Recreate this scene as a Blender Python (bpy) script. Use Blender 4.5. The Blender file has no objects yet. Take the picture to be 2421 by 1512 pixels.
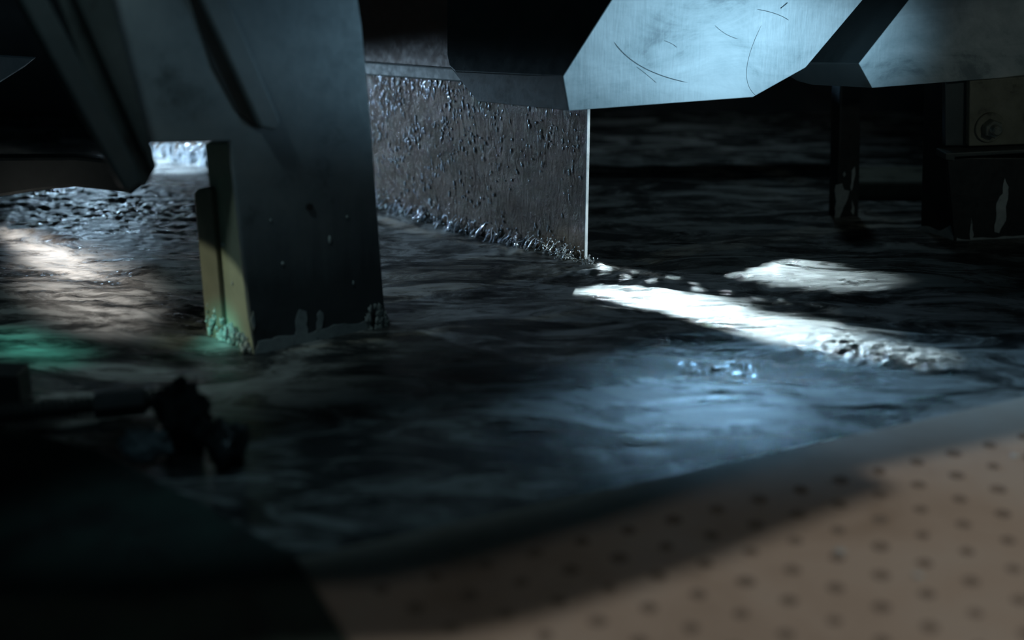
import bpy, bmesh, math, random
import numpy as np
from mathutils import Vector, Matrix, noise as mnoise

random.seed(7)
S = bpy.context.scene
COL = S.collection
R = math.radians

# ------------------------------------------------------------------ camera
FPX, PITCH, CZ = 3200.0, R(20), 0.65
cam_d = bpy.data.cameras.new('camera')
cam = bpy.data.objects.new('camera', cam_d)
COL.objects.link(cam)
cam.location = (0, 0, CZ)
cam.rotation_euler = (R(90) - PITCH, 0, 0)
cam_d.sensor_width = 36.0
cam_d.lens = FPX * 36.0 / 2421.0
cam_d.clip_start = 0.02
cam_d.dof.use_dof = True
cam_d.dof.focus_distance = 2.09
cam_d.dof.aperture_fstop = 1.65
S.camera = cam

CF = Vector((0, math.cos(PITCH), -math.sin(PITCH)))
CU = Vector((0, math.sin(PITCH), math.cos(PITCH)))
CR = Vector((1, 0, 0))
C0 = Vector((0, 0, CZ))


def ray(px, py):
    return CF * FPX + CR * (px - 1210.5) - CU * (py - 756.0)


def W(px, py, z=0.0):            # point on the level z
    d = ray(px, py)
    return C0 + d * ((z - CZ) / d.z)


def D(px, py, y):                # point at the depth y
    d = ray(px, py)
    return C0 + d * (y / d.y)


def PL(px, py, pl):              # point on a plane (p, n)
    d = ray(px, py)
    p, n = pl
    return C0 + d * ((p - C0).dot(n) / d.dot(n))


def plane3(a, b, c):             # plane facing the viewer's side
    n = (b - a).cross(c - a).normalized()
    if n.dot(C0 - a) < 0:
        n = -n
    return (a, n)


UPV = Vector((0, 0, 1))

# ------------------------------------------------------------------ view, world
S.view_settings.view_transform = 'Standard'
S.view_settings.look = 'None'
S.view_settings.gamma = 1.0
S.view_settings.use_curve_mapping = False
S.view_settings.exposure = 0.0
wd = bpy.data.worlds.new('world')
S.world = wd
wd.use_nodes = True
wd.node_tree.nodes['Background'].inputs[0].default_value = (0.25, 0.55, 0.7, 1)
wd.node_tree.nodes['Background'].inputs[1].default_value = 0.04


# ------------------------------------------------------------------ lights
def spot(name, loc, target, energy, color, size, blend=0.3, radius=0.02, sx=1.0, sy=1.0, roll_up=UPV):
    d = bpy.data.lights.new(name, 'SPOT')
    d.energy, d.color = energy, color
    d.spot_size, d.spot_blend = R(size), blend
    d.shadow_soft_size = radius
    o = bpy.data.objects.new(name, d)
    COL.objects.link(o)
    f = (Vector(target) - Vector(loc)).normalized()
    zax = -f
    xax = roll_up.cross(zax).normalized()
    yax = zax.cross(xax)
    m = Matrix((xax, yax, zax)).transposed().to_4x4()
    m.translation = Vector(loc)
    o.matrix_world = m @ Matrix.Diagonal((sx, sy, 1, 1))
    return o


def area(name, loc, target, energy, color, w, h, spread=180):
    d = bpy.data.lights.new(name, 'AREA')
    d.shape = 'RECTANGLE'
    d.size, d.size_y = w, h
    d.energy, d.color = energy, color
    d.spread = R(spread)
    o = bpy.data.objects.new(name, d)
    COL.objects.link(o)
    o.location = loc
    o.rotation_euler = (Vector(target) - Vector(loc)).to_track_quat('-Z', 'Y').to_euler()
    return o


# lamp at the back wall: shines through an added slot plate, under the hoods, onto the slurry
LB = Vector((0.34, 3.20, 0.60))
spot('lamp_beam', LB, W(1760, 715), 330, (0.72, 0.93, 1.0), 27, 0.8, 0.0032)
# added cold spots: put a sheen on the slurry in front
spot('added_sheen', (0.40, 2.70, 0.36), W(2190, 928), 46, (0.32, 0.66, 1.0), 52, 1.0, 0.03, sx=1.0, sy=0.125)
spot('added_sheen_side', (1.10, 1.95, 0.42), W(2240, 915), 5, (0.42, 0.74, 1.0), 34, 1.0, 0.03, sx=1.0, sy=0.5)
rim_a, rim_b = W(700, 1343), W(2421, 957)
spot('fill_front', W(960, 1120) + Vector((0, 0, 1.0)), W(960, 1120), 3.4, (0.46, 0.82, 1.0), 56, 0.7, 0.03, sx=1.0, sy=0.34,
     roll_up=Vector((rim_a.y - rim_b.y, rim_b.x - rim_a.x, 0)).normalized())  # added fill spot over the front water
# cold lamp low at the right, thrown up on the hood faces
LH = Vector((0.98, 1.45, 0.24))
spot('lamp_hood', LH, D(1470, 60, 2.02), 22, (0.42, 0.75, 0.97), 64, 0.9, 0.04, sx=1.0, sy=0.34)
spot('fill_under', (0.15, 1.55, 0.10), D(2010, 140, 2.15), 1.3, (0.55, 0.85, 1.0), 22, 0.8, 0.03)  # added uplight in place of light bounced off the water
spot('edge_highlight', LH, W(1382, 622) + Vector((0, 0, 0.11)), 60, (0.80, 0.95, 1.0), 16, 0.3, 0.01, sx=0.16, sy=1.0)  # added narrow spot that brightens only the blade edge
# cold lamps in the bay on the left, raking along the blade
spot('lamp_blade', (-0.85, 2.32, 0.22), (-0.05, 2.15, 0.09), 21, (0.52, 0.76, 1.0), 70, 0.5, 0.02, sx=1.0, sy=0.46)
spot('lamp_ripple', (-1.00, 3.10, 0.30), W(240, 490), 7, (0.50, 0.76, 1.0), 40, 0.8, 0.03, sx=1.0, sy=0.4)
spot('fill_left', (-0.52, 1.30, 1.0), W(230, 800), 8, (0.64, 0.94, 1.0), 46, 1.0, 0.05, sx=1.2, sy=0.8)  # added fill from above on the left water
spot('lamp_bay', (-1.02, 2.30, 0.40), W(415, 388), 150, (0.55, 0.78, 1.0), 34, 0.7, 0.015)
# neutral lamp left on the water and the pillar's flank
spot('lamp_left', (-1.25, 1.70, 0.42), W(120, 600), 105, (1.0, 0.93, 0.89), 30, 0.7, 0.012, sx=1.0, sy=0.12)
spot('lamp_left_low', (-1.25, 1.60, 0.50), W(190, 672), 75, (1.0, 0.94, 0.90), 38, 0.9, 0.02, sx=1.0, sy=0.20)
spot('lamp_teal', (-0.75, 1.15, 0.40), W(520, 808) + Vector((0, 0, 0.012)), 22, (0.20, 1.0, 0.85), 6, 0.8, 0.02)
spot('lamp_flank', (-1.2, 1.35, 0.22), D(560, 700, 1.75), 10, (0.88, 1.0, 0.74), 14, 0.1, 0.008, sx=1.0, sy=0.7)
spot('fill_right', (1.15, 0.85, 0.75), (0.80, 2.2, 0.20), 3.2, (0.88, 1.0, 0.86), 20, 0.8, 0.03)  # added dim fill to lift the bolted post
spot('fill_back', (0.55, 2.95, 1.3), (0.35, 2.55, 0.0), 5, (0.55, 0.85, 1.0), 60, 1.0, 0.05)  # added dim fill on the water at the back
spot('lamp_green', (-0.95, 1.2, 0.45), W(50, 822), 17, (0.03, 0.85, 0.60), 22, 0.9, 0.02, sx=1.0, sy=0.26)
# two neutral spots over the deck, their shadow edge cut by an added baffle
ZL, ZB, DECKZ = 1.62, 1.15, 0.012
LD1 = Vector((0.75, 0.95, ZL))


def to_baffle(px, py, L=LD1):
    p = W(px, py, DECKZ)
    return L + (p - L) * ((ZL - ZB) / (ZL - p.z))


q0, q1 = W(1300, 1456, DECKZ), W(1120, 1330, DECKZ)
LD2 = LD1 - (q1 - q0) * ((ZL - ZB) / (ZB - DECKZ))
spot('lamp_deck', LD1, W(1950, 1400), 27, (1.0, 0.95, 0.88), 62, 0.3, 0.008)
spot('lamp_deck_dim', LD2, W(1950, 1400), 4.5, (1.0, 0.95, 0.88), 62, 0.3, 0.008)


# ------------------------------------------------------------------ materials
def new_mat(name):
    m = bpy.data.materials.new(name)
    m.use_nodes = True
    nt = m.node_tree
    b = nt.nodes['Principled BSDF']
    return m, nt, b


def ramp(nt, src, stops):
    r = nt.nodes.new('ShaderNodeValToRGB')
    el = r.color_ramp.elements
    while len(el) > 2:
        el.remove(el[-1])
    for i, (p, c) in enumerate(stops):
        if i >= 2:
            el.new(p)
        el[i].position = p
        el[i].color = (*c, 1) if len(c) == 3 else c
    nt.links.new(src, r.inputs[0])
    return r


def texnoise(nt, scale, detail=5, rough=0.6, mapscale=(1, 1, 1), rot=(0, 0, 0), dist=0.0):
    tc = nt.nodes.new('ShaderNodeTexCoord')
    mp = nt.nodes.new('ShaderNodeMapping')
    mp.inputs['Scale'].default_value = mapscale
    mp.inputs['Rotation'].default_value = rot
    n = nt.nodes.new('ShaderNodeTexNoise')
    n.inputs['Scale'].default_value = scale
    n.inputs['Detail'].default_value = detail
    n.inputs['Roughness'].default_value = rough
    n.inputs['Distortion'].default_value = dist
    nt.links.new(tc.outputs['Object'], mp.inputs['Vector'])
    nt.links.new(mp.outputs['Vector'], n.inputs['Vector'])
    return n


def bump(nt, src, strength, dist, b, prev=None):
    bp = nt.nodes.new('ShaderNodeBump')
    bp.inputs['Strength'].default_value = strength
    bp.inputs['Distance'].default_value = dist
    nt.links.new(src, bp.inputs['Height'])
    if prev:
        nt.links.new(prev.outputs['Normal'], bp.inputs['Normal'])
    nt.links.new(bp.outputs['Normal'], b.inputs['Normal'])
    return bp


def steel(name, c1, c2, rough=0.45, metal=0.5, scale=9, stain=(0.02, 0.02, 0.02), stain_at=0.33):
    m, nt, b = new_mat(name)
    n = texnoise(nt, scale, 7, 0.65)
    r = ramp(nt, n.outputs['Fac'], [(stain_at - 0.06, stain), (stain_at + 0.05, c1), (0.72, c2)])
    nt.links.new(r.outputs[0], b.inputs['Base Color'])
    b.inputs['Metallic'].default_value = metal
    n2 = texnoise(nt, scale * 6, 6, 0.7)
    r2 = ramp(nt, n2.outputs['Fac'], [(0.3, (rough - 0.12,) * 3), (0.7, (rough + 0.14,) * 3)])
    nt.links.new(r2.outputs[0], b.inputs['Roughness'])
    bump(nt, n2.outputs['Fac'], 0.12, 0.004, b)
    return m


M_PILLAR = steel('worn_grey_steel', (0.17, 0.20, 0.22), (0.26, 0.29, 0.31), 0.5, 0.25, 7, (0.06, 0.075, 0.08), 0.36)
def wet_foot(m, z0, z1, dark):
    nt = m.node_tree
    b = nt.nodes['Principled BSDF']
    src = b.inputs['Base Color'].links[0].from_socket
    tc = nt.nodes.new('ShaderNodeTexCoord')
    sp = nt.nodes.new('ShaderNodeSeparateXYZ')
    nt.links.new(tc.outputs['Object'], sp.inputs[0])
    n = texnoise(nt, 30, 5, 0.6, (1.5, 1.5, 0.16))
    ma = nt.nodes.new('ShaderNodeMath')
    ma.operation = 'MULTIPLY_ADD'
    nt.links.new(n.outputs['Fac'], ma.inputs[0])
    ma.inputs[1].default_value = 0.12
    nt.links.new(sp.outputs['Z'], ma.inputs[2])
    r = ramp(nt, ma.outputs[0], [(z0 + 0.06, (dark,) * 3), (z1 + 0.06, (1, 1, 1))])
    mx = nt.nodes.new('ShaderNodeMix')
    mx.data_type, mx.blend_type = 'RGBA', 'MULTIPLY'
    mx.inputs[0].default_value = 1.0
    nt.links.new(src, mx.inputs[6])
    nt.links.new(r.outputs[0], mx.inputs[7])
    nt.links.new(mx.outputs[2], b.inputs['Base Color'])


wet_foot(M_PILLAR, 0.08, 0.20, 0.35)
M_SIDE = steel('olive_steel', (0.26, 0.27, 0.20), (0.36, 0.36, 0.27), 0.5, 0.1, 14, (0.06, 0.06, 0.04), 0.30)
M_BAR = steel('brown_bar', (0.15, 0.14, 0.10), (0.21, 0.19, 0.14), 0.5, 0.1, 14, (0.05, 0.05, 0.035), 0.30)
M_DARK = steel('dark_steel', (0.045, 0.055, 0.055), (0.07, 0.08, 0.08), 0.55, 0.2, 10)
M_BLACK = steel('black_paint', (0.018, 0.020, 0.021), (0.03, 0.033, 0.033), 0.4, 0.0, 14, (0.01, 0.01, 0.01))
M_BROWN = steel('brown_panel', (0.040, 0.022, 0.015), (0.055, 0.032, 0.022), 0.55, 0.0, 12, (0.04, 0.03, 0.025), 0.32)
M_TAN = steel('stained_mount', (0.13, 0.13, 0.10), (0.20, 0.20, 0.16), 0.6, 0.1, 22, (0.03, 0.03, 0.025), 0.38)
M_RES = steel('dried_slurry', (0.26, 0.29, 0.30), (0.38, 0.41, 0.42), 0.6, 0.0, 60, (0.12, 0.13, 0.14), 0.33)
M_WALL = steel('wall_dark', (0.035, 0.037, 0.04), (0.06, 0.06, 0.06), 0.8, 0.0, 5, (0.015, 0.015, 0.016), 0.4)
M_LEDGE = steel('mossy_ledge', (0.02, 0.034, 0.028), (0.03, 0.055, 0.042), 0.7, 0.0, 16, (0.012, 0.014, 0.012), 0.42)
M_NUT = steel('nut_steel', (0.20, 0.21, 0.18), (0.30, 0.31, 0.28), 0.35, 0.6, 60)


def brushed_plate():
    m, nt, b = new_mat('scuffed_plate')
    n = texnoise(nt, 5, 8, 0.68, (1, 1, 1), (0, 0, 0), 0.6)
    n2 = texnoise(nt, 9, 8, 0.7, (0.6, 0.6, 2.2), (0.3, 0.9, 0.2), 1.0)
    mx = nt.nodes.new('ShaderNodeMath')
    mx.operation = 'MULTIPLY_ADD'
    nt.links.new(n2.outputs['Fac'], mx.inputs[0])
    mx.inputs[1].default_value = 0.5
    nt.links.new(n.outputs['Fac'], mx.inputs[2])
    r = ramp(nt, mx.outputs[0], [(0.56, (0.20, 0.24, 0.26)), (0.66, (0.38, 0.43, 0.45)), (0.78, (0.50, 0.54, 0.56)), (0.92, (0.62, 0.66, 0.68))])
    nt.links.new(r.outputs[0], b.inputs['Base Color'])
    b.inputs['Metallic'].default_value = 0.15
    b.inputs['Roughness'].default_value = 0.42
    n3 = texnoise(nt, 160, 3, 0.6, (1, 1, 0.15))
    bump(nt, n3.outputs['Fac'], 0.08, 0.002, b)
    return m


M_PLATE = brushed_plate()


def wet_blade():
    m, nt, b = new_mat('wet_blade')
    n = texnoise(nt, 13, 8, 0.7)
    r = ramp(nt, n.outputs['Fac'], [(0.3, (0.055, 0.042, 0.033)), (0.55, (0.105, 0.082, 0.066)), (0.75, (0.15, 0.12, 0.10))])
    nt.links.new(r.outputs[0], b.inputs['Base Color'])
    b.inputs['Roughness'].default_value = 0.08
    b.inputs['Specular IOR Level'].default_value = 0.7
    n1 = texnoise(nt, 60, 6, 0.6, (1.5, 1.5, 0.55), (0, 0, 0), 0.8)
    n2 = texnoise(nt, 200, 5, 0.7, (1.2, 1.2, 0.6))
    b1 = bump(nt, n2.outputs['Fac'], 0.6, 0.004, b)
    bump(nt, n1.outputs['Fac'], 0.65, 0.010, b, b1)
    return m


M_BLADE = wet_blade()


def slurry():
    m, nt, b = new_mat('slurry')
    n = texnoise(nt, 8, 9, 0.66, (0.7, 2.0, 1), (0, 0, R(15)), 1.4)
    at = nt.nodes.new('ShaderNodeAttribute')
    at.attribute_name = 'foam'
    ad = nt.nodes.new('ShaderNodeMath')
    nt.links.new(n.outputs['Fac'], ad.inputs[0])
    nt.links.new(at.outputs['Fac'], ad.inputs[1])
    r = ramp(nt, ad.outputs[0], [(0.42, (0.025, 0.027, 0.028)), (0.49, (0.11, 0.108, 0.103)), (0.56, (0.23, 0.23, 0.22)), (0.67, (0.36, 0.36, 0.35))])
    nt.links.new(r.outputs[0], b.inputs['Base Color'])
    r2 = ramp(nt, ad.outputs[0], [(0.43, (0.05,) * 3), (0.56, (0.34,) * 3)])
    nt.links.new(r2.outputs[0], b.inputs['Roughness'])
    b.inputs['IOR'].default_value = 1.34
    b.inputs['Specular IOR Level'].default_value = 0.38
    n1 = texnoise(nt, 34, 8, 0.66, (0.30, 1.9, 1), (0, 0, R(15)), 0.9)
    n2 = texnoise(nt, 190, 5, 0.65, (0.35, 1.3, 1), (0, 0, R(12)), 0.6)
    b1 = bump(nt, n2.outputs['Fac'], 0.25, 0.003, b)
    bump(nt, n1.outputs['Fac'], 0.6, 0.006, b, b1)
    return m


M_WATER = slurry()


def splash_mat():
    m, nt, b = new_mat('splash_water')
    b.inputs['Base Color'].default_value = (0.55, 0.60, 0.64, 1)
    b.inputs['Metallic'].default_value = 0.65  # metallic share put in so the water glints
    b.inputs['Roughness'].default_value = 0.20
    b.inputs['IOR'].default_value = 1.34
    b.inputs['Transmission Weight'].default_value = 0.35
    b.inputs['Specular IOR Level'].default_value = 0.8
    return m


M_SPLASH = splash_mat()
M_FOAM = splash_mat()
M_FOAM.name = 'wet_foam'
M_FOAM.node_tree.nodes['Principled BSDF'].inputs['Base Color'].default_value = (0.5, 0.53, 0.52, 1)
M_FOAM.node_tree.nodes['Principled BSDF'].inputs['Roughness'].default_value = 0.30
M_FOAM.node_tree.nodes['Principled BSDF'].inputs['Metallic'].default_value = 0.0


def deck_mat():
    m, nt, b = new_mat('tan_deck')
    n = texnoise(nt, 5, 7, 0.65, (1, 1, 1), (0, 0, 0), 0.4)
    r = ramp(nt, n.outputs['Fac'], [(0.3, (0.30, 0.235, 0.18)), (0.5, (0.40, 0.33, 0.27)), (0.75, (0.44, 0.40, 0.35))])
    nt.links.new(r.outputs[0], b.inputs['Base Color'])
    b.inputs['Roughness'].default_value = 0.6
    n2 = texnoise(nt, 120, 4, 0.6)
    bump(nt, n2.outputs['Fac'], 0.15, 0.003, b)
    return m


M_DECK = deck_mat()


def flat(name, c, rough=0.5):
    m, nt, b = new_mat(name)
    n = texnoise(nt, 40, 4, 0.6)
    r = ramp(nt, n.outputs['Fac'], [(0.3, tuple(x * 0.7 for x in c)), (0.7, c)])
    nt.links.new(r.outputs[0], b.inputs['Base Color'])
    b.inputs['Roughness'].default_value = rough
    return m


M_PIT = flat('pit', (0.23, 0.19, 0.155), 0.8)
M_SCRATCH = flat('scratch', (0.13, 0.17, 0.19), 0.6)
M_DROP = flat('pale_splatter', (0.55, 0.60, 0.60), 0.25)


# ------------------------------------------------------------------ mesh helpers
def link_bm(name, bm, mat, parent=None, smooth=False):
    bmesh.ops.recalc_face_normals(bm, faces=bm.faces[:])
    me = bpy.data.meshes.new(name)
    bm.to_mesh(me)
    bm.free()
    if smooth:
        for p in me.polygons:
            p.use_smooth = True
    me.materials.append(mat)
    o = bpy.data.objects.new(name, me)
    COL.objects.link(o)
    if parent is not None:
        o.parent = parent
        o.matrix_parent_inverse = parent.matrix_world.inverted()
    return o


def empty(name, loc):
    o = bpy.data.objects.new(name, None)
    o.empty_display_size = 0.05
    COL.objects.link(o)
    o.location = loc
    o.matrix_world = Matrix.Translation(loc)
    return o


def tag(o, label=None, cat=None, group=None, kind=None):
    if label: o['label'] = label
    if cat: o['category'] = cat
    if group: o['group'] = group
    if kind: o['kind'] = kind
    return o


def bevel(o, w, seg=2):
    md = o.modifiers.new('bevel', 'BEVEL')
    md.width, md.segments = w, seg
    md.limit_method = 'ANGLE'
    md.angle_limit = R(30)
    return o


def prism_bm(pts, ext):          # closed solid from a polygon and an extrusion vector
    bm = bmesh.new()
    a = [bm.verts.new(p) for p in pts]
    b = [bm.verts.new(p + ext) for p in pts]
    bm.faces.new(a)
    bm.faces.new(b[::-1])
    n = len(pts)
    for i in range(n):
        bm.faces.new((a[i], b[i], b[(i + 1) % n], a[(i + 1) % n]))
    return bm


def plate(name, pix, pl, thick, mat, parent=None, bev=0.0015, lift=0.0):
    off = pl[1] * lift
    o = link_bm(name, prism_bm([PL(x, y, pl) + off for x, y in pix], -pl[1] * thick), mat, parent)
    if bev:
        bevel(o, bev)
    return o


rp = random.Random(11)


def rough(poly, k=5, amp=3.0):   # ragged outline for dried patches
    out = []
    n = len(poly)
    for i in range(n):
        (x0, y0), (x1, y1) = poly[i], poly[(i + 1) % n]
        L = math.hypot(x1 - x0, y1 - y0)
        m = max(1, min(k, int(L / 9)))
        for j in range(m):
            t = j / m
            a = min(amp, L * 0.06)
            out.append((x0 + (x1 - x0) * t + rp.uniform(-a, a), y0 + (y1 - y0) * t + rp.uniform(-a, a)))
    return out


def tube_bm(bm, pts, radii, seg=8, caps=True):
    rings = []
    n = len(pts)
    for i, p in enumerate(pts):
        t = (pts[min(i + 1, n - 1)] - pts[max(i - 1, 0)]).normalized()
        a = t.cross(Vector((0.31, 0.17, 0.93))).normalized()
        b = t.cross(a)
        rings.append([bm.verts.new(p + (a * math.cos(k * 2 * math.pi / seg) + b * math.sin(k * 2 * math.pi / seg)) * radii[i]) for k in range(seg)])
    for i in range(n - 1):
        for k in range(seg):
            bm.faces.new((rings[i][k], rings[i][(k + 1) % seg], rings[i + 1][(k + 1) % seg], rings[i + 1][k]))
    if caps:
        bm.faces.new(rings[0][::-1])
        bm.faces.new(rings[-1])


ICO = {}


def add_ico(bm, sub, fn):        # unit icosphere whose points are moved by fn
    if sub not in ICO:
        t = bmesh.new()
        bmesh.ops.create_icosphere(t, subdivisions=sub, radius=1.0)
        t.verts.index_update()
        ICO[sub] = ([v.co.copy() for v in t.verts], [[v.index for v in f.verts] for f in t.faces])
        t.free()
    vs = [bm.verts.new(fn(c)) for c in ICO[sub][0]]
    for f in ICO[sub][1]:
        bm.faces.new([vs[i] for i in f])


def blob_bm(bm, c, r, amp, freq, sub=3, squash=(1, 1, 1), seed=0.0):
    def fn(co):
        d = co.normalized()
        k = 1 + amp * mnoise.fractal(d * freq + Vector((seed, seed * 1.7, -seed)), 0.8, 2.1, 4)
        return c + Vector((d.x * r * k * squash[0], d.y * r * k * squash[1], d.z * r * k * squash[2]))
    add_ico(bm, sub, fn)


# ------------------------------------------------------------------ setting: walls, roof, water, deck
def box(name, lo, hi, mat, parent=None):
    pts = [Vector((lo[0], lo[1], lo[2])), Vector((hi[0], lo[1], lo[2])), Vector((hi[0], hi[1], lo[2])), Vector((lo[0], hi[1], lo[2]))]
    return link_bm(name, prism_bm(pts, Vector((0, 0, hi[2] - lo[2]))), mat, parent)


o = box('wall_back', (-3.0, 3.25, -0.15), (3.0, 3.35, 1.75), M_WALL)
tag(o, kind='structure')
o = box('ceiling', (-3.0, -0.6, 1.75), (3.0, 3.35, 1.80), M_WALL)
tag(o, kind='structure')
o = box('floor', (-3.0, -0.6, -0.20), (3.0, 3.35, -0.15), M_WALL)
tag(o, kind='structure')


bf = [(500, 1560), (690, 1530), (1060, 1512), (1300, 1456), (1680, 1331), (1967, 1211), (2124, 1151), (2036, 1112), (2421, 1030), (2700, 965)]
bp = [to_baffle(x, y) for x, y in bf]
bp += [Vector((2.4, bp[-1].y, ZB)), Vector((2.4, 2.6, ZB)), Vector((bp[0].x - 0.3, 2.6, ZB)), Vector((bp[0].x - 0.3, bp[0].y, ZB))]
o = link_bm('unseen_shade_baffle', prism_bm(bp, Vector((0, 0, 0.006))), M_WALL)  # added out of view; outline cut to cast the deck's shadow edge
tag(o, kind='structure')


# added slot plate, out of view; its slots shape the light on the slurry
YS = 2.75


def to_slot(px, py):
    p = W(px, py)
    return LB + (p - LB) * ((LB.y - YS) / (LB.y - p.y))


rs = random.Random(5)


def fringe(a, b, n, reach):      # ragged streaks along an upper edge, from a (right) to b (left)
    out = []
    for k in range(n):
        t0, t1 = (k + 0.25) / n, (k + 0.75) / n
        x0, y0 = a[0] + (b[0] - a[0]) * t0, a[1] + (b[1] - a[1]) * t0
        x1, y1 = a[0] + (b[0] - a[0]) * t1, a[1] + (b[1] - a[1]) * t1
        out.append((x0 + rs.uniform(0.2, 1) * reach, y0))
        out.append((x1 - rs.uniform(0.0, 0.5) * reach, y1))
    return out


beam = [(1330, 690), (1400, 702), (1500, 722), (1730, 780), (1960, 842), (2190, 884), (2262, 868)]
beam += fringe((2170, 850), (1990, 780), 6, 190) + fringe((1890, 768), (1610, 704), 6, 210) + fringe((1600, 700), (1410, 680), 6, 50)
slots = [beam]
for k, (y, xa, xb) in enumerate([(626, 1830, 1960), (634, 1780, 2010), (642, 1730, 2060), (650, 1705, 2110), (658, 1740, 2150), (666, 1780, 2190), (674, 1820, 2230), (682, 1880, 2270), (690, 1930, 2200)]):
    xa, xb = xa + rs.uniform(-25, 25), xb + rs.uniform(-30, 30)
    L, h = xb - xa, 4.3 if k < 7 else 3.4
    slots.append([(xa, y + 5), (xa + L * 0.3, y + h), (xa + L * 0.62, y + h * 0.7), (xb, y + 1), (xa + L * 0.7, y - h * 0.5), (xa + L * 0.35, y - h * 0.9), (xa + L * 0.12, y - h * 0.2)])
for (x, y, w, h) in [(1412, 648, 40, 12), (1350, 640, 14, 4), (1260, 644, 26, 6), (1320, 652, 18, 4), (1480, 664, 22, 4), (1540, 676, 28, 4), (1590, 662, 34, 4), (1650, 688, 26, 5),
                     (1640, 672, 20, 4), (1720, 690, 26, 4), (1790, 706, 40, 4), (1850, 714, 34, 3), (1930, 722, 34, 3), (1500, 652, 16, 3), (1970, 734, 50, 3)]:
    slots.append([(x - w, y + 1), (x + w * 0.3, y + h * 0.6), (x + w, y), (x - w * 0.2, y - h * 0.6)])
cs = to_slot(1790, 720)
SX0, SX1, SZ0, SZ1 = cs.x - 0.30, cs.x + 0.32, 0.21, 0.62
polys = [[(p.x, p.z) for p in (to_slot(x, y) for x, y in q)] for q in slots]
FZ0, FZ1 = min(z for q in polys for x, z in q) - 0.002, max(z for q in polys for x, z in q) + 0.002
NR = 260
gx = np.linspace(SX0, SX1, 1601)
bm = bmesh.new()


def slat(x0, x1, z0, z1):
    v = [bm.verts.new((x, YS + y, z)) for y in (-0.00075, 0.00075) for x, z in ((x0, z0), (x1, z0), (x1, z1), (x0, z1))]
    for f in ((0, 1, 2, 3), (7, 6, 5, 4), (0, 4, 5, 1), (1, 5, 6, 2), (2, 6, 7, 3), (3, 7, 4, 0)):
        bm.faces.new([v[i] for i in f])


slat(SX0, SX1, SZ0, FZ0)
slat(SX0, SX1, FZ1, SZ1)
for k in range(NR):
    z0, z1 = FZ0 + (FZ1 - FZ0) * k / NR, FZ0 + (FZ1 - FZ0) * (k + 1) / NR
    zc = (z0 + z1) / 2
    xc = (gx[:-1] + gx[1:]) / 2
    hole = np.zeros(len(xc), bool)
    for q in polys:
        ins = np.zeros(len(xc), bool)
        for i in range(len(q)):
            (xa, za), (xb, zb) = q[i], q[(i + 1) % len(q)]
            if (za > zc) != (zb > zc):
                ins ^= xc < xa + (zc - za) / (zb - za) * (xb - xa)
        hole |= ins
    e = np.flatnonzero(np.diff(np.concatenate([[1], hole.astype(int), [1]])))
    for i in range(0, len(e), 2):
        slat(gx[e[i]], gx[e[i + 1]], z0, z1)
o = link_bm('unseen_slot_plate', bm, M_WALL)
tag(o, kind='structure')


# --- slurry surface
def perlin(x, y, seed=0):
    xi, yi = np.floor(x).astype(np.int64), np.floor(y).astype(np.int64)
    xf, yf = x - xi, y - yi
    def g(ix, iy, dx, dy):
        h = (ix * 374761393 + iy * 668265263 + seed * 1442695041) & 0x7fffffff
        h = ((h ^ (h >> 13)) * 1274126177) & 0x7fffffff
        a = (h ^ (h >> 16)) * (2 * np.pi / 65536.0)
        return np.cos(a) * dx + np.sin(a) * dy
    u = xf * xf * xf * (xf * (xf * 6 - 15) + 10)
    v = yf * yf * yf * (yf * (yf * 6 - 15) + 10)
    n00, n10 = g(xi, yi, xf, yf), g(xi + 1, yi, xf - 1, yf)
    n01, n11 = g(xi, yi + 1, xf, yf - 1), g(xi + 1, yi + 1, xf - 1, yf - 1)
    return (n00 * (1 - u) + n10 * u) * (1 - v) + (n01 * (1 - u) + n11 * u) * v


def fbm(x, y, octv, seed=0, gain=0.55):
    r, a = 0, 1.0
    for i in range(octv):
        r = r + a * perlin(x * 2 ** i, y * 2 ** i, seed + i)
        a *= gain
    return r


def gauss(X, Y, p, sx, sy, ang=0.0):
    c, s = math.cos(ang), math.sin(ang)
    u = (X - p.x) * c + (Y - p.y) * s
    v = -(X - p.x) * s + (Y - p.y) * c
    return np.exp(-(u / sx) ** 2 - (v / sy) ** 2)


blade_l, blade_r = W(905, 505), W(1382, 622)
BD = (blade_l - blade_r).normalized()          # along the blade, away to the left


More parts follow.
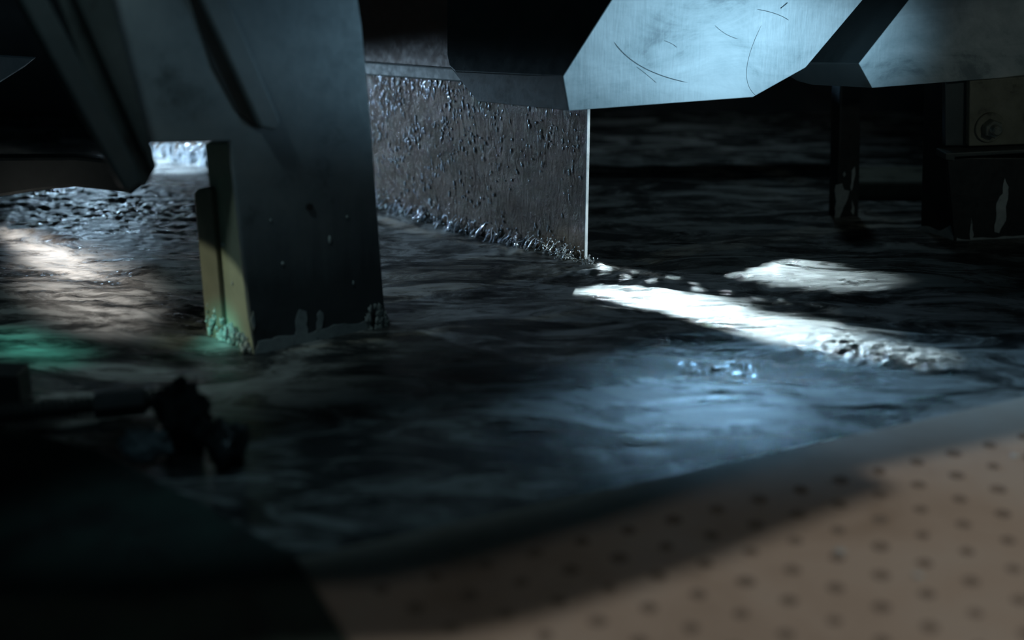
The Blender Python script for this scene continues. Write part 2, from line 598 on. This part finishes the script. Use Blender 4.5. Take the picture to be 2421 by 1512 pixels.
def water_height(X, Y):
    ang = R(-15)
    wx = 0.05 * fbm(X * 3, Y * 3, 2, 50)
    wy = 0.05 * fbm(X * 3, Y * 3, 2, 60)
    u = (X + wx) * math.cos(ang) + (Y + wy) * math.sin(ang)
    v = -(X + wx) * math.sin(ang) + (Y + wy) * math.cos(ang)
    h = 0.006 * fbm(u * 3.0, v * 6.0, 2, 1)
    st = fbm(u * 9, v * 42, 4, 11, 0.6)
    far = gauss(X, Y, Vector((0.1, 2.0, 0)), 1.3, 0.45)
    h = h + (0.0007 + 0.0016 * far) * st
    # chop along the blade and around its free corner
    dx, dy = X - blade_r.x, Y - blade_r.y
    t = dx * BD.x + dy * BD.y
    nrm = -(-dx * BD.y + dy * BD.x)
    near = np.exp(-np.abs(nrm) / 0.05) * (1 / (1 + np.exp(-(t + 0.03) / 0.02)))
    chop = fbm(X * 32, Y * 32, 4, 21, 0.62)
    h = h + near * (0.005 + 0.005 * chop)
    h = h + 0.006 * gauss(X, Y, W(1420, 650), 0.10, 0.06, R(-30)) * fbm(X * 26, Y * 46, 4, 31, 0.6)
    h = h + 0.0010 * gauss(X, Y, W(1650, 640), 0.30, 0.07, R(-30)) * fbm(u * 22, v * 46, 4, 36, 0.6)
    h = h - 0.008 * gauss(X, Y, W(1470, 605), 0.10, 0.05, R(-20))
    # rolling wake lit by the beam, foam heap at its end
    h = h + 0.006 * gauss(X, Y, W(1760, 735), 0.28, 0.05, R(-41))
    h = h + gauss(X, Y, W(2090, 838), 0.10, 0.045, R(-25)) * (0.005 + 0.0045 * fbm(X * 40, Y * 52, 5, 41, 0.68))
    h = h + gauss(X, Y, W(1720, 872), 0.07, 0.03, R(-5)) * (-0.002 + 0.004 * fbm(X * 34, Y * 44, 4, 43, 0.6))
    # ridge that carries the swirl
    h = h + 0.007 * gauss(X, Y, W(1960, 655), 0.30, 0.07, R(-18))
    # heaped water in the bay on the left
    h = h + 0.030 * gauss(X, Y, W(330, 470), 0.40, 0.22, R(-10))
    h = h + gauss(X, Y, W(200, 510), 0.45, 0.20, R(-12)) * 0.0042 * fbm(u * 30, v * 48, 4, 71, 0.62)
    h = h + gauss(X, Y, W(150, 720), 0.40, 0.20, R(-12)) * 0.0040 * fbm(u * 16, v * 36, 4, 73, 0.6)
    h = h + 0.0035 * gauss(X, Y, W(900, 945), 0.22, 0.05, R(-8)) * fbm(X * 26, Y * 40, 3, 81, 0.6)
    return h


def build_water():
    nx, ny = 760, 760
    xs = np.linspace(-1.35, 1.45, nx)
    ys = np.linspace(0.85, 3.27, ny)
    X, Y = np.meshgrid(xs, ys)
    Z = water_height(X, Y)
    F = np.zeros_like(X)
    for (px, py, sx, sy, ang, amp) in [(1640, 1040, 0.12, 0.035, -4, -0.14), (1860, 1050, 0.05, 0.03, -10, -0.16), (1700, 880, 0.13, 0.035, -3, -0.18), (1500, 925, 0.10, 0.03, 0, 0.06), (1950, 960, 0.30, 0.05, 8, 0.10),
                                       (2080, 835, 0.09, 0.04, -20, 0.08), (1750, 735, 0.30, 0.04, -38, 0.10), (2000, 660, 0.25, 0.05, -20, 0.10), (100, 610, 0.3, 0.06, -10, 0.08), (100, 800, 0.3, 0.08, -10, 0.05),
                                       (1250, 780, 0.22, 0.06, -8, -0.06), (1050, 1090, 0.25, 0.08, 5, -0.06), (930, 940, 0.16, 0.03, -8, 0.08)]:
        F += amp * gauss(X, Y, W(px, py), sx, sy, R(ang))
    co = np.stack([X, Y, Z], -1).reshape(-1, 3).astype(np.float32)
    i = np.arange((ny - 1) * (nx - 1))
    r, c = i // (nx - 1), i % (nx - 1)
    a = r * nx + c
    f = np.stack([a, a + 1, a + nx + 1, a + nx], -1).astype(np.int32)
    me = bpy.data.meshes.new('slurry_water')
    me.vertices.add(len(co))
    me.vertices.foreach_set('co', co.ravel())
    me.loops.add(f.size)
    me.loops.foreach_set('vertex_index', f.ravel())
    me.polygons.add(len(f))
    me.polygons.foreach_set('loop_start', np.arange(0, f.size, 4, dtype=np.int32))
    me.polygons.foreach_set('use_smooth', np.ones(len(f), bool))
    me.update(calc_edges=True)
    at = me.attributes.new('foam', 'FLOAT', 'POINT')
    at.data.foreach_set('value', F.ravel().astype(np.float32))
    me.materials.append(M_WATER)
    o = bpy.data.objects.new('slurry_water', me)
    COL.objects.link(o)
    tag(o, 'dark streaked slurry swirling around the steel blades and posts', 'water', kind='stuff')


build_water()

# --- deck with dimples and the mossy ledge
k0, k1 = W(700, 1343), W(2421, 957)
DX = Vector((k1.x - k0.x, k1.y - k0.y, 0)).normalized()
DY = Vector((-DX.y, DX.x, 0))                      # towards the water
DZ = 0.012


def build_deck():
    root = empty('perforated_deck', k0)
    tag(root, 'tan dimpled deck sheet with rows of small dark pits, in front of the slurry', 'deck')
    a = k0 - DX * 0.0
    pts = [a, a + DX * 1.9, a + DX * 1.9 - DY * 0.75, a - DY * 0.75 - DX * 0.0]
    pts = [Vector((p.x, p.y, DZ)) for p in pts]
    o = link_bm('deck_sheet', prism_bm(pts, Vector((0, 0, -0.03))), M_DECK, root)
    bevel(o, 0.003)
    # pits: shallow rings with a dark bottom
    pitch = 0.041
    me = None
    bm = bmesh.new()
    seg = 14
    cnt = 0
    A0 = W(2078, 1253)
    va, vb = DX * 0.0505, Vector((0.24, 0.97, 0)).normalized() * -0.0545
    for i in range(-34, 16):
        for j in range(-10, 18):
            p = A0 + va * i + vb * j
            rel = p - k0
            if not (0.05 < rel.dot(DX) < 1.85 and 0.045 < -rel.dot(DY) < 0.70):
                continue
            r = random.uniform(0.0050, 0.0066)
            prof = [(r * 1.35, 0.0004), (r * 1.15, 0.0013), (r, 0.0012), (r * 0.8, 0.0006), (0.0008, 0.0004)]
            rings = []
            for rr, zz in prof:
                rings.append([bm.verts.new((p.x + rr * math.cos(k * 2 * math.pi / seg), p.y + rr * math.sin(k * 2 * math.pi / seg), DZ + zz)) for k in range(seg)])
            for q in range(len(prof) - 1):
                for k in range(seg):
                    bm.faces.new((rings[q][k], rings[q][(k + 1) % seg], rings[q + 1][(k + 1) % seg], rings[q + 1][k]))
            bm.faces.new(rings[-1])
            cnt += 1
    o = link_bm('dimple', bm, M_PIT, root, True)
    tag(o, 'small dark pits in straight rows', kind='stuff')
    return root


build_deck()

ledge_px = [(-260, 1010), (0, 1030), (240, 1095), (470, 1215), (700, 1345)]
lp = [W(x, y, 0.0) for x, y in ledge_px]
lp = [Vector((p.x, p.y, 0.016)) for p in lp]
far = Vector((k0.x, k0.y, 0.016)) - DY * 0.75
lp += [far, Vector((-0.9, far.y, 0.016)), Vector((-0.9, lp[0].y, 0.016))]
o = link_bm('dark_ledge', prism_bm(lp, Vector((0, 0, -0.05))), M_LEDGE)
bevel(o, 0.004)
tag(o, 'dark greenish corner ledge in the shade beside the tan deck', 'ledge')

# ------------------------------------------------------------------ the blade
pl_blade = (blade_r, (Vector((-BD.y, BD.x, 0)) if Vector((-BD.y, BD.x, 0)).dot(C0 - blade_r) > 0 else Vector((BD.y, -BD.x, 0))).normalized())
bt = PL(1381, 90, pl_blade).z
b_end = PL(338, 400, pl_blade)


def build_blade():
    L = (Vector((b_end.x, b_end.y, 0)) - Vector((blade_r.x, blade_r.y, 0))).length
    bm = bmesh.new()
    nu, nv, th = 220, 60, 0.0045
    zz0, zz1 = -0.03, bt
    n = pl_blade[1]
    grid = []
    for j in range(nv + 1):
        row = []
        z = zz0 + (zz1 - zz0) * j / nv
        for i in range(nu + 1):
            s = L * i / nu
            p = blade_r + BD * s
            k = 1 if 0 < i else 0
            h = 0.0016 * mnoise.fractal(Vector((s * 16, z * 11, 3.3)), 0.8, 2.0, 4) * min(1, s / 0.03)
            row.append(bm.verts.new(Vector((p.x, p.y, z)) + n * h))
        grid.append(row)
    back = [[bm.verts.new(Vector((v.co.x, v.co.y, v.co.z)) - n * th) for v in row] for row in (grid[0], grid[-1])]
    for j in range(nv):
        for i in range(nu):
            bm.faces.new((grid[j][i], grid[j][i + 1], grid[j + 1][i + 1], grid[j + 1][i]))
    for i in range(nu):
        bm.faces.new((back[0][i], back[1][i], back[1][i + 1], back[0][i + 1]))
        bm.faces.new((grid[0][i], back[0][i], back[0][i + 1], grid[0][i + 1]))
        bm.faces.new((grid[-1][i], grid[-1][i + 1], back[1][i + 1], back[1][i]))
    root = empty('scraper_blade', Vector((blade_r.x, blade_r.y, 0)))
    tag(root, 'wet brown upright scraper blade with a bright thin edge, standing in the slurry', 'blade')
    o = link_bm('blade_sheet', bm, M_BLADE, root, True)
    # runs and beads of water, added to give the wet sheet its glints
    rb = random.Random(3)
    bm = bmesh.new()
    cnt = 0
    while cnt < 2600:
        s_, z_ = rb.uniform(0.01, 0.66), rb.uniform(0.0, bt)
        dens = (0.10 + 0.9 * (s_ / 0.66) ** 1.2) * (0.12 + 0.88 * (z_ / bt) ** 1.3)
        if mnoise.noise(Vector((s_ * 22, z_ * 22, 9.0))) * 0.9 + 0.35 < rb.random() * 0.9 or rb.random() > dens:
            continue
        cnt += 1
        ln = rb.uniform(0.0014, 0.0060) * rb.uniform(0.5, 1.3)
        wd_ = rb.uniform(0.0006, 0.0014)
        tl = rb.gauss(0, 0.12)
        p = blade_r + BD * s_ + Vector((0, 0, z_))
        add_ico(bm, 2, lambda c: p + BD * (c.x * wd_ * (1.25 - 0.6 * max(c.z, 0)) + c.z * ln * tl) + n * (0.0010 + c.y * wd_ * 0.9) + Vector((0, 0, c.z * ln)))
    o = link_bm('glint_bead', bm, M_SPLASH, root, True)
    tag(o, 'fine beads and runs of water added for their glints', kind='stuff')
    # free vertical edge: pale strip, its catch of light put into the colour
    e = [Vector((blade_r.x, blade_r.y, zz0)), Vector((blade_r.x, blade_r.y, zz1))]
    t = -BD * 0.0012
    pts = [e[0] + n * 0.001, e[0] + n * 0.001 + t, e[0] - n * (th + 0.001) + t, e[0] - n * (th + 0.001)]
    o = link_bm('lit_edge_strip', prism_bm(pts, Vector((0, 0, zz1 - zz0))), M_PLATE, root)
    tag(o, 'bright edge strip with its highlight in the colour')


build_blade()


# ------------------------------------------------------------------ splashes
def splash(name, label, n, basefn, hmin, hmax, lean, drops, fat=1.0):
    bm = bmesh.new()
    for i in range(n):
        p = basefn()
        h = random.uniform(hmin, hmax) * random.uniform(0.5, 1)
        l = lean * h * random.uniform(0.3, 1.3) + Vector((random.gauss(0, 1), random.gauss(0, 1), 0)) * h * 0.22
        pts, rad = [], []
        r0 = random.uniform(0.0008, 0.0022) * fat
        for k in range(7):
            t = k / 6
            pts.append(p + Vector((0, 0, -0.003 + h * t)) + l * t * t + Vector((random.gauss(0, 1), random.gauss(0, 1), 0)) * 0.0008)
            rad.append(max(0.0004, r0 * (1 - 0.75 * t) * random.uniform(0.7, 1.3)))
        tube_bm(bm, pts, rad, 7)
        if random.random() < 0.5:
            blob_bm(bm, pts[-1], rad[-1] * random.uniform(1.3, 2.6), 0.15, 2, 1)
    for i in range(drops):
        p = basefn() + Vector((random.gauss(0, 1) * 0.006, random.gauss(0, 1) * 0.006, random.uniform(0.001, hmax * 0.8)))
        blob_bm(bm, p, random.uniform(0.0008, 0.0024), 0.3, 2, 1)
    o = link_bm(name, bm, M_SPLASH, None, True)
    tag(o, label, 'splash', kind='stuff')
    return o


def wz(p):
    return float(water_height(np.array([p.x]), np.array([p.y]))[0])


def row_base():
    s = random.uniform(0.02, 0.60)
    p = blade_r + BD * s + pl_blade[1] * random.uniform(0.001, 0.022)
    p.z = wz(p)
    return p


def corner_base():
    p = blade_r + BD * random.gauss(0.012, 0.018) + pl_blade[1] * random.uniform(-0.004, 0.02)
    p.z = wz(p)
    return p


splash('splash_row', 'row of glinting splashes where the brown blade meets the slurry', 240, row_base, 0.010, 0.038, Vector((0.6, -0.1, 0)), 160)
def bay_base():
    p = blade_r + BD * random.uniform(0.80, 1.20) + pl_blade[1] * random.uniform(0.001, 0.035)
    p.z = wz(p)
    return p


splash('splash_bay', 'bright curling splashes in the small gap between the sloping beam and the pillar', 110, bay_base, 0.030, 0.075, Vector((0.5, -0.3, 0)), 120, 2.6)
splash('splash_corner', 'bright splash at the foot of the blade edge', 34, corner_base, 0.006, 0.026, Vector((-0.3, -0.1, 0)), 30)

# ------------------------------------------------------------------ pillar in front, left of the blade
pf_l, pf_r = W(601, 832), W(912, 768)
pl_pil = plane3(pf_l, pf_r, pf_l + UPV)
PD = (pf_r - pf_l).normalized()


def build_pillar():
    root = empty('support_pillar', Vector((pf_l.x, pf_l.y, 0)))
    tag(root, 'broad grey steel pillar with a sloping gusset, foot in the slurry, left of the brown blade', 'pillar')
    # face: shaft and the gusset that runs up to the left in one sheet
    def pp(x, y):
        return (x, y)
    face = [(603, 850), (914, 785), (903, 640), (880, 330), (866, 170), (856, 60), (838, -60), (835, -140), (110, -140), (345, 340), (545, 335)]
    o = plate('face_plate', face, pl_pil, 0.012, M_PILLAR, root, 0.002)
    # left flank of the shaft
    fl_b = W(541, 803)
    pl_fl = plane3(pf_l, fl_b, pf_l + UPV)
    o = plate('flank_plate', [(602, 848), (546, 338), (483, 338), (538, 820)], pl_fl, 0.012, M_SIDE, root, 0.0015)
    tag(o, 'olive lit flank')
    # flat bar bolted behind the flank
    s_a, s_b = W(529, 805), W(490, 790)
    pl_s = plane3(s_a, s_b, s_a + UPV)
    o = plate('edge_bar', [(531, 822), (499, 452), (494, 443), (466, 446), (458, 456), (489, 806)], pl_s, 0.012, M_BAR, root, 0.002)
    # far flank and back sheet close the shaft
    nb = -pl_pil[1] * 0.0125
    dv = Vector((fl_b.x - pf_l.x, fl_b.y - pf_l.y, 0))
    r0_, r1_ = PL(905, 768, pl_pil) + nb, PL(832, -60, pl_pil) + nb
    r0_.z = -0.01
    o = link_bm('flank_plate', prism_bm([r0_, r1_, r1_ + dv, r0_ + dv], -PD * 0.012), M_SIDE, root)
    l0_, l1_ = PL(601, 832, pl_pil) + nb, PL(510, -60, pl_pil) + nb
    l0_.z = -0.01
    o = link_bm('back_plate', prism_bm([l0_ + dv + PD * 0.014, l1_ + dv + PD * 0.014, r1_ + dv - PD * 0.014, r0_ + dv - PD * 0.014], nb), M_PILLAR, root)
    # raised angle welded along the gusset
    L1 = [(478, 30), (500, 12), (640, 283), (636, 302), (610, 296)]
    o = plate('brace_angle', [(440, -60), (505, -60), (652, 285), (640, 304), (606, 296)], pl_pil, 0.020, M_PILLAR, root, 0.003, 0.018)
    plate('gap_shade_strip', [(428, -60), (470, -60), (520, 80), (606, 262), (628, 300), (596, 296), (556, 262), (500, 160)], pl_pil, 0.004, M_BLACK, root, 0.001, 0.003)  # black inlay in place of the shade in the gap beside the brace
    # rivet hole plug and droplets of slurry
    c = PL(731, 488, pl_pil)
    bm = bmesh.new()
    tube_bm(bm, [c - pl_pil[1] * 0.002, c + pl_pil[1] * 0.003], [0.0052, 0.0046], 20)
    link_bm('plug', bm, M_BLACK, root)
    for (x, y, a, b) in [(779, 566, 4, 11), (640, 520, 2, 3), (820, 512, 3, 4), (668, 622, 3, 4), (835, 668, 2, 7)]:
        bm = bmesh.new()
        blob_bm(bm, PL(x, y, pl_pil) + pl_pil[1] * 0.0005, 1.0, 0.1, 2, 2, (a * 0.00055, 0.0015, b * 0.00055))
        link_bm('droplet', bm, M_DROP, root, True)
    for (x, y, a, b) in [(528, 577, 6, 6), (550, 670, 2, 7)]:
        bm = bmesh.new()
        blob_bm(bm, PL(x, y, pl_fl) + pl_fl[1] * 0.0005, 1.0, 0.1, 2, 2, (a * 0.00045, 0.0015, b * 0.0005))
        link_bm('droplet', bm, M_DROP, root, True)
    # dried slurry along the foot
    for poly in [[(697, 792), (700, 748), (709, 730), (722, 738), (728, 788)],
                 [(748, 786), (748, 742), (756, 733), (765, 742), (757, 780)],
                 [(602, 828), (612, 806), (640, 800), (690, 792), (730, 786), (790, 768), (850, 764), (870, 752), (872, 792), (604, 846)],
                 [(592, 756), (600, 737), (601, 780)]]:
        o = plate('residue', rough(poly), pl_pil, 0.001, M_RES, root, 0, 0.0012)
    bm = bmesh.new()
    for k in range(60):
        t = random.random()
        p = PL(random.gauss(893, 11), random.triangular(700, 795, 785), pl_pil) + pl_pil[1] * 0.004
        blob_bm(bm, p, random.uniform(0.0012, 0.0040), 0.8, 1.9, 3, (0.8, 0.7, 1.6), k)
    o = link_bm('foam', bm, M_FOAM, root, True)
    bm = bmesh.new()
    for k in range(80):
        t = random.random() ** 0.8
        base = W(490 + 110 * t, 788 + 40 * t)
        p = base + Vector((random.gauss(0, 0.003), -0.004 + random.gauss(0, 0.003), random.uniform(0, 0.035 * (1 - t) + 0.012)))
        blob_bm(bm, p, random.uniform(0.0012, 0.0042), 0.8, 1.9, 3, (0.9, 0.8, 1.5), k + 50)
    link_bm('foam', bm, M_FOAM, root, True)


build_pillar()


# ------------------------------------------------------------------ folded steel hoods
def build_hood(label, b0, depth, pts_face, pts_dark, pts_chamfer, second=None, face_dir=None, scr=()):
    P0 = D(*b0, depth)
    pb = None
    e = W(*second, P0.z)                 # bottom edge is level
    pl_face = plane3(P0, e, P0 + UPV)
    root = empty('folded_hood', P0)
    tag(root, label, 'hood', 'folded steel hoods hanging over the slurry')
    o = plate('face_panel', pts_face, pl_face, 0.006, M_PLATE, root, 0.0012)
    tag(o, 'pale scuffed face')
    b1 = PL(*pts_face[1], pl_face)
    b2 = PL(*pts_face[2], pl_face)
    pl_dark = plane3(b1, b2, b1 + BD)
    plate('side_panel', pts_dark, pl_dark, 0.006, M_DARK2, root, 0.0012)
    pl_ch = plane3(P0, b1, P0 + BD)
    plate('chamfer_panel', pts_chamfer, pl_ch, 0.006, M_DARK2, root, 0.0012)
    for line, w in scr:
        bm = bmesh.new()
        pts = [PL(x, y, pl_face) + pl_face[1] * 0.0001 for x, y in line]
        tube_bm(bm, pts, [w * 0.4] + [w] * (len(pts) - 2) + [w * 0.3], 6)
        link_bm('scratch', bm, M_SCRATCH, root)
    return pl_face


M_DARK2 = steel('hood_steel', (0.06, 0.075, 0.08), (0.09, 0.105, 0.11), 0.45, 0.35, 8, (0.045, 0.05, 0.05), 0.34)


def curve(pts, n=14):
    (x0, y0), (x1, y1), (x2, y2) = pts
    return [((1 - t) ** 2 * x0 + 2 * t * (1 - t) * x1 + t * t * x2, (1 - t) ** 2 * y0 + 2 * t * (1 - t) * y1 + t * t * y2) for t in [k / n for k in range(n + 1)]]


SCR1 = [(curve([(1452, 100), (1500, 170), (1625, 195)]), 0.0007), (curve([(1505, 158), (1525, 172), (1552, 196)]), 0.0004),
        (curve([(1800, 60), (1735, 190), (1790, 228)]), 0.0003), (curve([(1690, 60), (1715, 85), (1745, 92)]), 0.0004),
        (curve([(1790, 22), (1840, 30), (1865, 48)]), 0.0005), (curve([(1570, 96), (1590, 102), (1600, 112)]), 0.0004),
        (curve([(1845, 20), (1855, 12), (1862, 6)]), 0.0008)]
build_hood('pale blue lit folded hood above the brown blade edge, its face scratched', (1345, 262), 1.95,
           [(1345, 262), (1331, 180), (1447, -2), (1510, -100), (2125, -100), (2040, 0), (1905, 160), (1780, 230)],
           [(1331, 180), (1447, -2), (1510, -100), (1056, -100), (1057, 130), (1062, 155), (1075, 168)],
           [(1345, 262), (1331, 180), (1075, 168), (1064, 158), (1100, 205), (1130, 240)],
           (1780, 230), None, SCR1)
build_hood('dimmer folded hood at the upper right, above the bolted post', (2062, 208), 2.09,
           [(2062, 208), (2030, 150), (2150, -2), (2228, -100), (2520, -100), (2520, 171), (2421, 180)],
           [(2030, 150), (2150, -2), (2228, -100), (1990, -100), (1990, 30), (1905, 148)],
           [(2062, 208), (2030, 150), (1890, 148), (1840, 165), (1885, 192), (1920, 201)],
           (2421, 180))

# brown panel behind the first hood
pA = PL(1100, 195, pl_blade)
pl_br = (pA + pl_blade[1] * 0.02, pl_blade[1])
root = empty('brown_panel', pl_br[0])
tag(root, 'dull brown panel with a rolled lower lip, between the grey pillar and the hood', 'panel')
plate('panel_sheet', [(700, 134), (1120, 166), (1120, -120), (700, -120)], pl_br, 0.006, M_BROWN, root, 0.001)
o = plate('lip', [(700, 165), (1130, 196), (1130, 164), (700, 132)], pl_br, 0.016, M_DARK, root, 0.003, 0.004)
tag(o, 'dark grey lower lip')

# ------------------------------------------------------------------ left: sloping channel, trough plate, beam end
pl_ch = (pl_pil[0] + pl_pil[1] * 0.05, pl_pil[1])
root = empty('channel_beam', PL(300, 455, pl_ch))
tag(root, 'dark sloping channel beam at the upper left, beside the pillar gusset', 'beam')
plate('web', [(95, -120), (235, -120), (372, 395), (345, 440), (300, 440)], (pl_ch[0] - pl_pil[1] * 0.03, pl_pil[1]), 0.01, M_DARK, root, 0.002)
plate('flange', [(-20, -120), (52, -120), (318, 380), (338, 432), (312, 457), (296, 452)], pl_ch, 0.03, M_DARK2, root, 0.004)
plate('flange', [(130, -120), (150, -120), (352, 345), (345, 372)], pl_ch, 0.03, M_DARK, root, 0.003)

pl_tr = plane3(D(0, 420, 2.15), D(340, 430, 2.25), D(0, 420, 2.15) + UPV)
o = plate('trough_plate', [(-160, 372), (180, 370), (330, 385), (338, 438), (310, 456), (245, 450), (180, 443), (90, 452), (0, 466), (-160, 474)], pl_tr, 0.03, M_DARK, None, 0.006)
tag(o, 'dark low plate at the left edge hanging just over the rippled water', 'plate')
pl_be = plane3(D(0, 150, 2.05), D(85, 135, 2.15), D(0, 150, 2.05) + UPV)
o = plate('beam_end', [(-120, 120), (60, 132), (92, 134), (60, 160), (0, 198), (-120, 250)], pl_be, 0.05, M_DARK2, None, 0.004)
tag(o, 'stub of a grey beam at the left edge above the black gap', 'beam')

# ------------------------------------------------------------------ right: thin post and bolted post
def build_post():
    b = W(2004, 512)
    root = empty('thin_post', Vector((b.x, b.y, 0)))
    tag(root, 'thin black square post with peeling paint, under the dim hood', 'post')
    a0, a1 = W(1975, 512), W(2029, 508)
    pl = plane3(a0, a1, a0 + UPV)
    plate('shaft', [(1978, 530), (2030, 526), (2040, 120), (1990, 120)], pl, 0.034, M_BLACK, root, 0.003)
    for poly in [[(1974, 515), (1973, 450), (1976, 436), (1990, 432), (1996, 448), (2008, 450), (2004, 470), (1993, 488), (1984, 514)],
                 [(2010, 440), (2014, 402), (2020, 392), (2021, 410), (2017, 440), (2012, 452)],
                 [(1992, 412), (1996, 404), (1999, 412), (1995, 418)],
                 [(2012, 500), (2014, 470), (2019, 490), (2017, 508)]]:
        plate('residue', rough(poly), pl, 0.001, M_RES, root, 0, 0.0012)


build_post()


def build_bolted():
    f0, f1 = W(2257, 569), W(2421, 563)
    pl = plane3(f0, f1, f0 + UPV)
    s1 = W(2178, 545)
    pls = plane3(f0, s1, f0 + UPV)
    root = empty('bolted_post', Vector((f0.x, f0.y, 0)))
    tag(root, 'heavy black post at the right edge with a bolted plate and a big washer', 'post')
    plate('front_plate', [(2257, 585), (2720, 574), (2720, 375), (2240, 372)], pl, 0.012, M_BLACK, root, 0.002)
    plate('side_plate', [(2257, 585), (2254, 165), (2185, 165), (2176, 560)], pls, 0.012, M_BLACK, root, 0.002)
    back = (pl[0] - pl[1] * 0.012, pl[1])
    plate('upper_plate', [(2235, 345), (2720, 345), (2720, 158), (2235, 195)], back, 0.014, M_DARK2, root, 0.002)
    mp = (pl[0] + pl[1] * 0.004, pl[1])
    o = plate('mounting_plate', [(2291, 346), (2720, 330), (2720, 158), (2293, 191)], mp, 0.014, M_TAN, root, 0.002)
    tag(o, 'stained tan plate carrying the bolt')
    plate('ledge_bar', [(2236, 362), (2720, 338), (2720, 345), (2258, 372), (2258, 382), (2236, 378)], (pl[0] + pl[1] * 0.02, pl[1]), 0.04, M_DARK, root, 0.002)
    # washer, nut and thread
    c = PL(2338, 300, mp)
    n = pl[1]
    bm = bmesh.new()
    tube_bm(bm, [c, c + n * 0.004, c + n * 0.005], [0.0245, 0.0245, 0.0235], 40)
    w = link_bm('washer', bm, M_TAN, root)
    bm = bmesh.new()
    tube_bm(bm, [c + n * 0.005, c + n * 0.018, c + n * 0.020], [0.0155, 0.0155, 0.0140], 6)
    nt_ = link_bm('nut', bm, M_NUT, w)
    bm = bmesh.new()
    pts, rad = [], []
    for k in range(15):
        pts.append(c + n * (0.019 + k * 0.0009)); rad.append(0.0085 if k % 2 else 0.0076)
    pts.append(pts[-1] + n * 0.001); rad.append(0.006)
    tube_bm(bm, pts, rad, 24)
    link_bm('bolt_end', bm, M_NUT, w)
    for poly, q in [([(2176, 558), (2178, 533), (2200, 536), (2222, 545), (2240, 536), (2252, 532), (2257, 572)], pls),
                    ([(2250, 540), (2252, 500), (2256, 480), (2256, 560)], pls),
                    ([(2350, 545), (2354, 480), (2368, 455), (2374, 420), (2384, 440), (2380, 480), (2376, 520), (2362, 550)], pl),
                    ([(2258, 583), (2262, 562), (2290, 566), (2296, 512), (2300, 562), (2421, 556), (2421, 580)], pl)]:
        plate('residue', rough(poly), q, 0.001, M_RES, root, 0, 0.0012)


build_bolted()

# stone sill lit between the two posts, at the back
s0, s2 = W(2060, 470), W(2230, 470)
o = link_bm('stone_sill', prism_bm([Vector((s0.x - 0.04, s0.y, -0.02)), Vector((s2.x + 0.1, s2.y, -0.02)), Vector((s2.x + 0.1, s2.y + 0.12, -0.02)), Vector((s0.x - 0.04, s0.y + 0.12, -0.02))], Vector((0, 0, 0.055))), M_TAN)
bevel(o, 0.012, 4)
tag(o, 'low rounded sill seen between the thin post and the bolted post', 'sill')

# ------------------------------------------------------------------ foreground debris
def debris(px, py, z, r, sq, label, mat, seed):
    c = W(px, py, z)
    bm = bmesh.new()
    blob_bm(bm, c, r, 0.55, 1.7, 4, sq, seed)
    o = link_bm('debris_clump', bm, mat, None, True)
    tag(o, label, 'debris')


debris(440, 1000, 0.030, 0.030, (0.85, 0.8, 1.5), 'tall black lump of caked dirt on the dark ledge, in front of the pillar', M_BLACK, 1.3)
debris(540, 1050, 0.022, 0.022, (0.9, 0.9, 1.3), 'shorter black lump of caked dirt, right of the tallest one', M_BLACK, 4.1)
debris(340, 1050, 0.022, 0.020, (1.3, 0.9, 0.8), 'pale grey lump of dried slurry left of the tall black lump', M_RES, 7.7)

# threaded rod and its square nut
r0, r1 = W(-60, 985, 0.030), W(405, 940, 0.030)
root = empty('threaded_rod', r0)
tag(root, 'blurred dark threaded rod lying across the ledge at the left edge', 'rod')
bm = bmesh.new()
N = 120
tube_bm(bm, [r0.lerp(r1, k / N) for k in range(N + 1)], [0.0105 + 0.0022 * (1 if k % 4 < 2 else -1) for k in range(N + 1)], 14)
link_bm('thread', bm, M_DARK, root)
bm = bmesh.new()
a, b2 = r0.lerp(r1, 0.60), r0.lerp(r1, 0.86)
tube_bm(bm, [a, b2], [0.0165, 0.0165], 6)
link_bm('sleeve', bm, M_PILLAR, root)
c = W(20, 912, 0.03)
o = link_bm('square_block', prism_bm([c + Vector(v) for v in ((-0.06, -0.012, -0.02), (0.019, -0.018, -0.02), (0.021, 0.02, -0.02), (-0.06, 0.026, -0.02))], Vector((0, 0, 0.042))), M_BLACK)
bevel(o, 0.003)
tag(o, 'black square block at the left edge above the rod', 'block')

# splatter on the deck
for (x, y, r, lab) in [(1985, 1303, 0.0058, 'pale wet splatter blob near the middle of the tan deck'), (2400, 1078, 0.0050, 'pale wet splatter blob at the right edge of the tan deck'),
                       (2170, 1360, 0.0050, 'faint pale splatter blob low on the tan deck')]:
    bm = bmesh.new()
    p = W(x, y, DZ)
    blob_bm(bm, p, r, 0.25, 1.5, 2, (1, 1, 0.5), x * 0.01)
    o = link_bm('splatter', bm, M_DROP, None, True)
    tag(o, lab, 'splatter', 'pale splatter on the deck')
